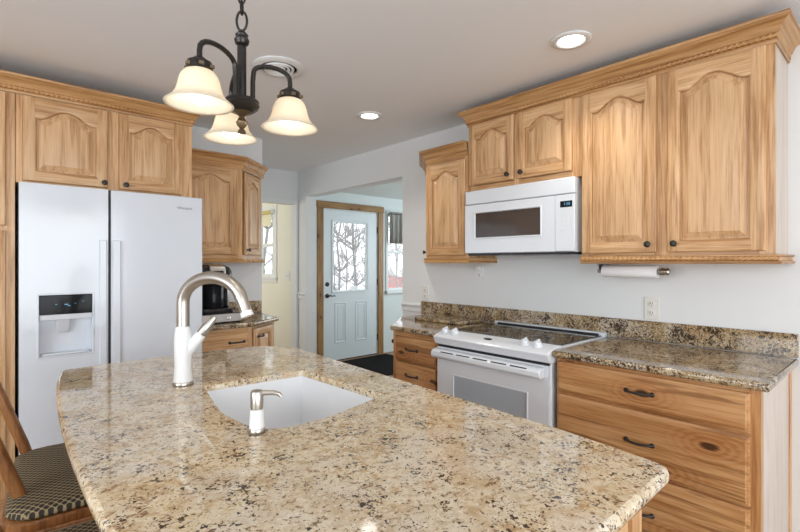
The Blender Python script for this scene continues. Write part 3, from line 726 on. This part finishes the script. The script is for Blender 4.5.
door(c, .038, .125, Wp - .074, 1.385, stile=.06, arch=False, knob_at=(.03, 1.2))
cr = thing('crown_moulding', 'oak crown moulding with rope bead above refrigerator and pantry', 'moulding', (-.52, FY, 2.232))
cl = 1.007 + .52
MB().sweep([(0, .28), (0, 0), (cl, 0), (cl, .28)], [(o, h * .88) for o, h in CROWN], seg=[1, 0, 1]).build('moulding_run', CM, cr, smooth=30)
MB().rope((-.010, -.0155, .023), (cl + .010, -.0155, .023), .0098).build('rope_bead', M['crown'], cr)

# corner wall cabinet with clipped end
CY = 3.44
c = thing('wall_cabinet', 'oak corner wall cabinet with clipped end above the coffee maker', 'cabinet', (1.013, CY, 1.372))
Wc, Hq = 1.475 - 1.013, .695
ex, ey = 1.757 - 1.013, YW - CY
MB().loft([[(0, .02, z), (Wc - .004, .02, z), (ex, ey - .004, z), (ex - .02, ey, z), (0, ey, z)] for z in (0, Hq)], cap0=True, cap1=True).build('carcass', M['oak_v'], c, smooth=0)
frame(c, Wc, Hq, [(0, .03), (Wc - .045, Wc)], [(0, .03), (Hq - .03, Hq)])
door(c, .012, .030, .402, Hq - .045, stile=.055, rise=.05)
a2 = math.atan2(ey, ex - Wc); LL = math.hypot(ex - Wc, ey)
ed = door(c, 0, 0, LL - .06, Hq - .05, stile=.055, rise=.03, t=.018)
ed.location = (Wc + .030 * cos(a2) + .002, .030 * sin(a2) + .012, .030); ed.rotation_euler = (0, 0, a2)
knob_in(ed, .034, -.018, .04)
PT = [(0, 0), (Wc, 0), (ex + .01, ey - .02)]
MB().sweep(PT, [(o * .9, h * .95) for o, h in CROWN], seg=[0, 1]).build('crown_moulding', CM, c, loc=(0, 0, Hq - .012), smooth=30)
MB().sweep(PT, [(-.004, -.030), (.014, -.030), (.018, -.020), (.012, -.014), (.014, -.001), (-.004, -.001)], seg=[0, 1]).build('light_rail', CM, c, smooth=30)

# corner base cabinet
QY = 3.205
c = thing('drawer_cabinet', 'oak corner base cabinet with a drawer below the coffee maker', 'cabinet', (1.06, QY, 0))
Wq = 1.445 - 1.06
MB().loft([[(0, .02, z), (Wq, .02, z), (1.70 - 1.06, .19, z), (1.735 - 1.06, .23, z), (1.735 - 1.06, YW - QY, z), (0, YW - QY, z)] for z in (.10, .879)], cap0=True, cap1=True).build('carcass', M['oak_v'], c, smooth=0)
MB().box(0, .08, 0, .60, .48, .099).build('toe_kick', M['oak_h'], c, smooth=0)
frame(c, Wq, .879, [(0, .03), (Wq - .035, Wq)], [(.10, .13), (.69, .71), (.85, .879)])
drawer(c, .012, .705, Wq - .042, .152, m='oak_h', hx=.255)
door(c, .012, .12, Wq - .042, .57, arch=False)
a3 = math.atan2(.17, .255); L3 = math.hypot(.17, .255)
ed = door(c, 0, 0, L3 - .03, .73, arch=False, stile=.05, t=.018)
ed.location = (Wq + .015 * cos(a3) + .002, .015 * sin(a3) + .015, .13); ed.rotation_euler = (0, 0, a3)
pull(ed, .085, -.018, .665, L=.07)
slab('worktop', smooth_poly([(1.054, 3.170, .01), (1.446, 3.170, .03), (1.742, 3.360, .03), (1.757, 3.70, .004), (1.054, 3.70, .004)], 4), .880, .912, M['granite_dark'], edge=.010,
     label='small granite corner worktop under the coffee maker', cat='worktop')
tag(MB().box(1.056, 3.7015, .914, 1.757, 3.7185, 1.022).build('backsplash', M['granite_dark'], bevel=.003), 'short granite backsplash strip behind the coffee maker', 'backsplash')

# pod drawer and coffee maker
pd_ = thing('pod_drawer', 'low steel coffee pod drawer with knob under the coffee maker', 'drawer', (1.07, 3.27, .9135))
MB().box(0, .012, 0, .335, .36, .068).build('housing', M['black_plastic'], pd_, bevel=.003)
df = MB().box(.008, 0, .006, .327, .011, .062).build('drawer_front', M['steel'], pd_, bevel=.003)
MB().lathe([(.006, 0), (.006, -.008), (.012, -.012), (.012, -.018), (.008, -.021)], (.225, 0, .034), 16, axis='Y').build('knob', M['chrome'], df)
cm = thing('coffee_maker', 'black and silver pod coffee maker on the pod drawer', 'coffee maker', (1.24, 3.46, .982))
def rr(w, d, r, z, cx=0, cy=0, n=6):
    pts = []
    for sx, sy, a0 in ((1, -1, -pi / 2), (1, 1, 0), (-1, 1, pi / 2), (-1, -1, pi)):
        for k in range(n + 1):
            a = a0 + pi / 2 * k / n; pts.append((cx + sx * (w / 2 - r) + r * cos(a), cy + sy * (d / 2 - r) + r * sin(a), z))
    return pts
MB().loft([rr(.245, .30, .05, 0), rr(.25, .305, .05, .006), rr(.25, .305, .05, .026), rr(.24, .295, .05, .031)], cap0=True, cap1=True).build('drip_base', M['black_plastic'], cm)
MB().loft([rr(.215, .14, .04, .031, 0, .075), rr(.215, .14, .04, .24, 0, .075)], cap0=True, cap1=True).build('rear_column', M['black_plastic'], cm)
MB().lathe([(.070, .036), (.073, .06), (.073, .20), (.070, .205)], (0, -.055, 0), 28).build('travel_mug', M['black_glass'], cm)
MB().box(.098, -.06, .031, .122, .06, .27).build('water_tank', M['steel'], cm, bevel=.010)
MB().loft([rr(.236, .285, .06, .205, 0, -.002), rr(.240, .29, .06, .22, 0, -.002), rr(.240, .29, .06, .295, 0, -.002), rr(.225, .27, .07, .325, 0, .004), rr(.18, .20, .08, .342, 0, .01)], cap0=True, cap1=True).build('brew_head', M['black_plastic'], cm)
hnd = MB().loft([[(x * s_, y, z) for x in (-.055, .055)] + [(x * s_, y + .012, z - .004) for x in (.055, -.055)] for y, z, s_ in ((-.150, .215, .7), (-.158, .25, .9), (-.156, .30, 1.0), (-.138, .335, 1.0), (-.08, .351, .9))], cap0=True, cap1=True).build('lid_handle', M['steel'], cm, bevel=.003)
MB().box(-.036, -.163, .268, .036, -.155, .302).build('display', M['black_glass'], hnd, bevel=.002)

# refrigerator
fr = thing('refrigerator', 'white side by side refrigerator with dark dispenser panel', 'refrigerator', (.132, 3.05, 0))
FW, FH = .911, 1.757
MB().box(.004, .075, .03, FW - .004, YW - 3.05 - .03, FH - .012).build('body', M['fridge_white'], fr, bevel=.004)
LD = .391
dx0, dx1, dz0, dz1, dzp = .081, .316, .846, 1.170, 1.066
ld = MB()
ld.box(0, 0, .07, dx0, .068, FH).box(dx1, 0, .07, LD, .068, FH).box(dx0, 0, .07, dx1, .068, dz0).box(dx0, 0, dz1, dx1, .068, FH).box(dx0, .058, dz0, dx1, .068, dz1)
ldo = ld.build('freezer_door', M['fridge_white'], fr, smooth=0)
MB().box(dx0 + .001, .002, dzp, dx1 - .001, .057, dz1 - .001).build('dispenser_screen', M['black_glass'], ldo, bevel=.003)
# small lit icons of the dispenser screen
ic = MB()
for x, z, a, b in ((.19, 1.115, .016, .005), (.205, 1.108, .010, .004), (.235, 1.120, .006, .003), (.15, 1.118, .008, .003), (.27, 1.13, .006, .003)): ic.box(x, -.0005 + .002, z, x + a, .0025, z + b)
ic.build('screen_icons', M['blue_display'], ldo, smooth=0)
rect_ring(MB(), dx0 - .009, dz0 - .009, dx1 + .009, dz1 + .009, [(0, 0), (.003, -.004), (.007, -.004), (.0095, .003)]).build('dispenser_bezel', M['fridge_white'], ldo, smooth=0)
MB().box(dx0 + .002, .004, dzp - .030, dx1 - .002, .057, dzp - .001).build('control_strip', M['light_grey'], ldo, bevel=.002)
MB().loft([rr(.065, .022, .008, 0, 0, 0), rr(.062, .02, .008, -.055, 0, .012), rr(.052, .014, .006, -.070, 0, .018)], cap0=True, cap1=True).build('paddle', M['light_grey'], ldo, loc=((dx0 + dx1) / 2 - .012, .030, dzp - .031))
MB().box(dx0 + .012, .008, dz0 + .001, dx1 - .012, .057, dz0 + .012).build('drip_tray', M['light_grey'], ldo, bevel=.003)
MB().box(LD - .044, -.012, .42, LD - .006, -.0004, 1.47).build('door_handle', M['fridge_white'], ldo, bevel=.006)
rdo = MB().box(LD + .014, 0, .07, FW, .068, FH).build('fridge_door', M['fridge_white'], fr, bevel=.006)
MB().box(LD + .020, -.012, .42, LD + .062, -.0004, 1.47).build('door_handle', M['fridge_white'], rdo, bevel=.006)
text('brand_lettering', 'Whirlpool', .021, M['grey_line'], rdo, (.803, -.0008, 1.683), (radians(90), 0, 0))
MB().box(LD + .001, .01, .07, LD + .013, .07, FH - .002).build('door_seal', M['dark_gap'], fr, smooth=0)
MB().box(.01, .05, .0, FW - .01, .60, .066).build('kick_grille', M['grey_line'], fr, smooth=0)

# light switch in the cream room
sw = thing('light_switch', 'cream light switch plate on the wall of the small room', 'switch', (XW, 5.03, 1.185), RZ)
MB().box(-.058, -.006, -.06, .058, -.0005, .06).build('cover_plate', M['plastic_white'], sw, bevel=.003)
for q in (-.024, .024): MB().box(q - .005, -.014, -.011, q + .005, -.0062, .011).build('toggle', M['plastic_white'], sw, bevel=.002)
# roller shade on the hall window
rs_ = thing('roller_shade', 'yellow roller shade at the top of the small room window', 'window shade', (XW - .05, 5.68, 1.98), RZ)
MB().lathe([(.022, -.30), (.022, .33)], (0, 0, 0), 14, axis='X').build('roller', M['yellow_shade'], rs_)
MB().box(-.28, .018, -.17, .28, .021, 0).build('shade_cloth', M['pale_shade'], rs_, smooth=0)
MB().box(.33, -.012, -.02, .345, .033, .03).box(-.315, -.012, -.02, -.30, .033, .03).build('bracket', M['white_trim'], rs_, smooth=0)
# valance curtain
cu = thing('valance_curtain', 'short grey gathered valance curtain on the entry window', 'curtain', (4.49, 5.195, 2.07))
ring = []
for zi, z in enumerate((.03, .0, -.02, -.20, -.32, -.44)):
    row = [];
    for k in range(121):
        x = .88 * k / 120; am = (.006, .004, .012, .016, .018, .020)[zi]
        row.append((x, am * sin(k * .52 + .4 * sin(k * .21)), z))
    ring.append(row)
cm_ = MB().loft(ring, closed=False)
cuo = cm_.build('cloth', M['curtain'], cu); so = cuo.modifiers.new('thickness', 'SOLIDIFY'); so.thickness = .002
MB().lathe([(.007, -.02), (.007, .90)], (0, 0, 0), 10, axis='X').build('curtain_rod', M['bronze'], cu)
# doormat
tag(MB().box(3.30, 4.15, .001, 4.36, 5.13, .014).build('doormat', M['mat_black'], bevel=.004), 'black rectangular doormat on the floor inside the entry door', 'mat')

# ------------------------------------------------------------------ island
ib = thing('island_cabinet', 'oak island cabinet under the speckled granite top', 'island', (0, 0, 0))
ix0, ix1, iy0, iy1 = .475, 1.015, .372, 2.18
MB().box(ix0, iy0 + .022, .10, ix0 + .02, iy1 - .02, .877).build('side_wall', M['oak_v'], ib, smooth=0)
MB().box(ix1 - .02, iy0 + .022, .10, ix1, iy1 - .02, .877).build('side_wall', M['oak_v'], ib, smooth=0)
MB().box(ix0, iy1 - .02, .10, ix1, iy1, .877).build('end_panel', M['oak_v'], ib, smooth=0)
MB().box(ix0, iy0 + .010, .10, ix1 - .046, iy0 + .022, .877).build('end_panel', M['oak_panel'], ib, smooth=0)
MB().box(ix1 - .045, iy0, .10, ix1, iy0 + .022, .877).build('corner_stile', M['oak_v'], ib, bevel=.002)
MB().box(ix0, iy0, .10, ix0 + .045, iy0 + .0098, .877).build('corner_stile', M['oak_v'], ib, bevel=.002)
MB().box(ix0 + .02, iy0 + .05, 0, ix1 - .07, iy1 - .05, .10).build('plinth', M['oak_h'], ib, smooth=0)
for k, (a, b) in enumerate(((.40, .95), (.98, 1.55), (1.58, 2.13))):
    o_ = door(ib, 0, 0, b - a - .02, .70, arch=False)
    o_.location = (ix1 + .001, a + .01, .14); o_.rotation_euler = (0, 0, radians(90))
    knob_in(o_, .04, -.02, .64)

left_edge = [(.143 + .068 * ((y - 1.1) / 1.12) ** 2, y, 0) for y in (2.10, 2.0, 1.9, 1.8, 1.7, 1.6, 1.5, 1.4, 1.3, 1.2, 1.1, 1.0, .9, .8, .7, .6, .5)]
outline = smooth_poly([(.190, .330, .05), (.78, .330, .2), (1.085, .334, .045), (1.118, .60, 0.0), (1.148, 1.27, 0), (1.185, 2.10, .08), (1.075, 2.262, .10), (.78, 2.303, 0.3), (.40, 2.306, .2), (.228, 2.290, .04)] + left_edge, 6)
sink_hole = smooth_poly([(.511, 1.33, .30), (.530, 1.100, .13), (.72, 1.096, .2), (.965, 1.155, .02), (.946, 1.628, .02), (.572, 1.658, .03)], 10)
it = slab('island_countertop', outline, .879, .911, M['granite'], hole=sink_hole, edge=.011, label='large light speckled granite island top with curved left edge', cat='worktop')

# sink
sk = thing('sink', 'white undermount sink set into the island top', 'sink', (0, 0, 0))
sb = MB(); oo_ = offset_poly(sink_hole, -.012)
def lift(poly, z): return [(x, y, z) for x, y in poly]
inn = offset_poly(sink_hole, .004); bot = offset_poly(sink_hole, .03); bot2 = offset_poly(sink_hole, .05)
outb = offset_poly(sink_hole, -.004)
h_in = offset_poly(sink_hole, .0012); h_in2 = offset_poly(sink_hole, .004)
sb.loft([lift(oo_, .868), lift(oo_, .8782), lift(h_in, .8782), lift(h_in, .8895), lift(h_in2, .891), lift(offset_poly(sink_hole, .014), .72), lift(bot, .69), lift(bot2, .685)], cap1=True)
sb.loft([lift(oo_, .868), lift(outb, .866), lift(offset_poly(sink_hole, .004), .71), lift(offset_poly(sink_hole, .02), .674)], cap1=True)
sb.build('basin', M['sink_white'], sk, smooth=40)
MB().lathe([(.045, 0), (.045, .002), (.036, .003), (.034, .001)], (.755, 1.38, .6852), 24).build('drain', M['steel'], sk)

# faucet
fa = thing('faucet', 'tall gooseneck kitchen faucet in brushed nickel and white', 'faucet', (.522, 1.722, .9118), math.atan2(-.866, .5))
MB().lathe([(.0335, 0), (.034, .002), (.034, .010), (.032, .013)], n=28).build('base_ring', M['nickel'], fa)
MB().lathe([(.0318, .0132), (.030, .03), (.0275, .06), (.0275, .085), (.0295, .12), (.0295, .15), (.0275, .18), (.0245, .206)], n=28).build('body', M['plastic_white'], fa)
# side arm of the body (handle socket), towards image right
hx_, hy_ = .86, .51
q0 = Vector((0.004, 0.002, .105)); hv = Vector((hx_ * .62, hy_ * .62, .80)).normalized()
MB().tube([q0, q0 + hv * .04, q0 + hv * .075, q0 + hv * .092], [.019, .020, .0195, .018], 16).build('handle_socket', M['plastic_white'], fa)
q1 = q0 + hv * .0925
MB().tube([q1, q1 + hv * .012, q1 + hv * .03, q1 + hv * .060, q1 + hv * .074], [.018, .0185, .0175, .0125, .0095], 16).build('lever_handle', M['nickel'], fa)
gp = [(0, 0, .2062), (0, 0, .25), (0, 0, .29)]
for k in range(1, 19):
    a = pi * k / 18 * .93
    gp.append((.1235 - .1235 * cos(a), 0, .29 + .090 * sin(a)))
nk = MB().tube(gp, [.0215] * len(gp), 20).build('neck', M['nickel'], fa)
e0, e1 = Vector(gp[-2]), Vector(gp[-1]); dv = (e1 - e0).normalized()
MB().tube([e1, e1 + dv * .02, e1 + dv * .046], [.0212, .0195, .0185], 20).build('spray_head', M['nickel'], fa)
MB().tube([e1 + dv * .0465, e1 + dv * .064], [.020, .0215], 20).build('spray_tip', M['plastic_white'], fa)

# soap dispenser
sd = thing('soap_dispenser', 'white soap pump with nickel spout beside the sink', 'soap dispenser', (.514, 1.111, .9118))
MB().lathe([(.0205, 0), (.0215, .002), (.0215, .010), (.020, .013)], n=24).build('base_ring', M['nickel'], sd)
MB().lathe([(.0195, .0132), (.0178, .035), (.0165, .060)], n=24).build('body', M['plastic_white'], sd)
pm = MB().lathe([(.0155, .0602), (.0160, .070), (.0160, .102), (.0135, .106), (.004, .107)], n=24)
dvx, dvy = .80, -.60
pm.tube([(0, 0, .098), (dvx * .02, dvy * .02, .100), (dvx * .042, dvy * .042, .100), (dvx * .056, dvy * .056, .096), (dvx * .060, dvy * .060, .090)], [.0075, .007, .0062, .0055, .005], 12)
pm.build('pump_head', M['nickel'], sd)

# ------------------------------------------------------------------ stool at the left of the island
SZ = .62
def stool(x, y, label):
    st = thing('counter_stool', label, 'stool', (x, y, 0), radians(-5))
    def se(wx, wy, z): return [(x, q, z) for x, q, _ in rr(wx, wy, .08, 0, 0, -.055, n=6)]
    MB().loft([se(.365, .585, SZ - .030), se(.375, .60, SZ - .022), se(.37, .595, SZ - .010), se(.33, .54, SZ), se(.18, .30, SZ + .004)], cap0=True, cap1=True).build('seat_cushion', M['lattice'], st, smooth=60)
    MB().loft([se(.385, .605, SZ - .062), se(.395, .615, SZ - .055), se(.395, .615, SZ - .036), se(.385, .605, SZ - .031)], cap0=True, cap1=True).build('seat_frame', M['stool'], st, smooth=40)
    for sx in (-1, 1):
        for sy in (-1, 1): MB().tube([(sx * .15, sy * .185, SZ - .0625), (sx * .19, sy * .225, 0)], [.019, .015], 12).build('leg', M['stool'], st)
    for sy in (1, -1):
        MB().tube([(-.150, sy * .215, SZ - .020), (-.165, sy * .215, SZ + .03), (-.232, sy * .215, SZ + .23), (-.29, sy * .215, SZ + .40)], [.018, .019, .018, .015], 12).build('back_post', M['stool'], st)
    MB().loft([[(-.262 - .02 * sin(pi * k / 8) + dx, -.198 + .396 * k / 8, SZ + .30 + dz) for dx, dz in ((0, 0), (.018, 0), (-.020, .10), (-.038, .10))] for k in range(9)], cap0=True, cap1=True).build('back_slat', M['stool'], st, smooth=30)
    for q in (((.168, -.20, .26), (.168, .20, .26)), ((.166, .20, .30), (-.166, .20, .30)), ((.166, -.20, .30), (-.166, -.20, .30)), ((-.168, -.20, .26), (-.168, .20, .26))): MB().tube(q, .011, 8).build('stretcher', M['stool'], st)
stool(.255, 2.055, 'dark wooden stool with lattice woven seat nearest the refrigerator')
stool(.165, 1.32, 'second dark wooden lattice seat stool from the refrigerator, mostly under the island')

# ------------------------------------------------------------------ ceiling things
def downlight(x, y, label):
    t_ = thing('recessed_light', label, 'ceiling light', (x, y, ZC - .001))
    MB().lathe([(.092, 0), (.092, -.004), (.086, -.008), (.066, -.008), (.058, -.002), (.058, 0)], n=40, cap0=False, cap1=False).build('trim_ring', M['white_trim'], t_)
    MB().lathe([(.058, -.0025), (.03, -.004), (.001, -.0045)], n=32, cap0=True).build('lens', M['downlight'], t_)
    l = bpy.data.lights.new('downlight_lamp', 'SPOT'); l.energy = 16; l.spot_size = radians(125); l.spot_blend = .8; l.shadow_soft_size = .06; l.color = (1.0, .95, .88)
    o = bpy.data.objects.new('downlight_lamp', l); COL.objects.link(o); o.parent = t_; o.location = (0, 0, -.03)
downlight(2.067, 1.076, 'recessed ceiling light nearest the tall wall cabinet')
downlight(2.055, 2.599, 'recessed ceiling light further back toward the entry opening')
vt = thing('ceiling_vent', 'round white ceiling vent with dark rings behind the chandelier', 'vent', (1.18, 2.28, ZC - .001))
MB().lathe([(.135, 0), (.135, -.004), (.120, -.012), (.098, -.014), (.096, -.004)], n=40, cap0=False, cap1=False).build('outer_flange', M['white_trim'], vt)
MB().lathe([(.096, -.003), (.001, -.003)], n=32, cap0=True, cap1=True).build('duct_backing', M['dark_gap'], vt)
for r in (.082, .060, .036): MB().lathe([(r, -.010), (r - .004, -.018), (r - .016, -.008), (r - .014, -.004)], n=32, cap0=False, cap1=False).build('cone_ring', M['white_trim'], vt)

# chandelier
CX, CYc = .544, 1.273
ch = thing('chandelier', 'black three arm chandelier with frosted bell shades over the island', 'chandelier', (CX, CYc, 0))
MB().lathe([(.012, 1.712), (.010, 1.718), (.006, 1.724), (.013, 1.732), (.016, 1.742), (.010, 1.752), (.007, 1.758), (.014, 1.764), (.030, 1.770)], n=24).build('finial', M['bronze_gold'], ch)
MB().lathe([(.030, 1.7702), (.044, 1.780), (.049, 1.790), (.046, 1.796), (.048, 1.800), (.044, 1.806), (.012, 1.810)], n=28).build('hub', M['bronze'], ch)
MB().lathe([(.0125, 1.8102), (.0125, 1.955), (.010, 1.958), (.018, 1.964), (.021, 1.975), (.016, 1.985), (.018, 1.990), (.012, 1.997), (.006, 2.004)], n=20).build('stem', M['bronze'], ch)
def link(z, h, wd, rot, r=.003):
    pts = []
    for k in range(25):
        a = 2 * pi * k / 24; pts.append((wd * sin(a) * cos(rot), wd * sin(a) * sin(rot), z + h * cos(a)))
    return pts
MB().tube(link(2.030, .028, .0145, radians(-40)), .0035, 8, cap=False).build('loop', M['bronze'], ch)
z = 2.052 + .016; k = 0; cn = MB()
while z < ZC - .045:
    cn.tube(link(z, .020, .0095, radians(50 if k % 2 == 0 else -40)), .0028, 7, cap=False); z += .031; k += 1
cn.build('chain', M['bronze'], ch)
MB().lathe([(.004, ZC - .055), (.008, ZC - .040), (.045, ZC - .030), (.060, ZC - .012), (.062, ZC - .002)], n=28).build('ceiling_canopy', M['bronze'], ch)
for (px, py) in ((.395, 1.176), (.661, 1.209), (.577, 1.433)):
    dx, dy = px - CX, py - CYc; R = math.hypot(dx, dy); ux, uy = dx / R, dy / R; zs = 1.836
    pts = [(.030, 1.800), (.030, 1.86), (.032, 1.885)]
    r0 = .032; rc = (R - r0) / 2
    for q in range(1, 13):
        a = pi * q / 12; pts.append((r0 + rc - rc * cos(a), 1.885 + .034 * sin(a) ** .8 * (rc / .065) ** .5 - (.018 * q / 12)))
    pts.append((R, 1.845))
    ar = MB().tube([(ux * a, uy * a, b) for a, b in pts], .0068, 10).build('arm', M['bronze'], ch)
    MB().lathe([(.008, 1.852), (.012, 1.850), (.020, 1.843), (.029, 1.838), (.031, 1.828), (.031, 1.820), (.029, 1.818)], (dx, dy, 0), 24).build('fitter', M['bronze'], ar)
    for q in range(6):
        a = q * pi / 3 + .3; MB().box(dx + .030 * cos(a) - .006, dy + .030 * sin(a) - .006, 1.822, dx + .030 * cos(a) + .006, dy + .030 * sin(a) + .006, 1.830).build('fitter_tab', M['bronze_gold'], ar, bevel=.001)
    prof = [(.026, 1.818), (.035, 1.814), (.043, 1.804), (.048, 1.790), (.051, 1.775), (.056, 1.760), (.065, 1.747), (.075, 1.739), (.081, 1.734)]
    sh_ = MB().lathe(prof, (dx, dy, 0), 40, cap0=False, cap1=False).build('lamp_shade', M['shade_glass'], ar, smooth=60)
    sm_ = sh_.modifiers.new('thickness', 'SOLIDIFY'); sm_.thickness = .003; sm_.offset = -1
    bl = [(.012, 1.818), (.013, 1.80)] + [(.030 * sin(a), 1.764 + .030 * cos(a)) for a in (radians(25 + 155 * k / 10) for k in range(11))]
    bo = MB().lathe([(max(.0005, r), z) for r, z in bl], (dx, dy, 0), 20).build('bulb', M['bulb'], ar)
    l = bpy.data.lights.new('bulb_lamp', 'POINT'); l.energy = 0.32; l.color = (1.0, .92, .80); l.shadow_soft_size = .03
    lo = bpy.data.objects.new('bulb_lamp', l); COL.objects.link(lo); lo.parent = ch; lo.location = (dx, dy, 1.728)
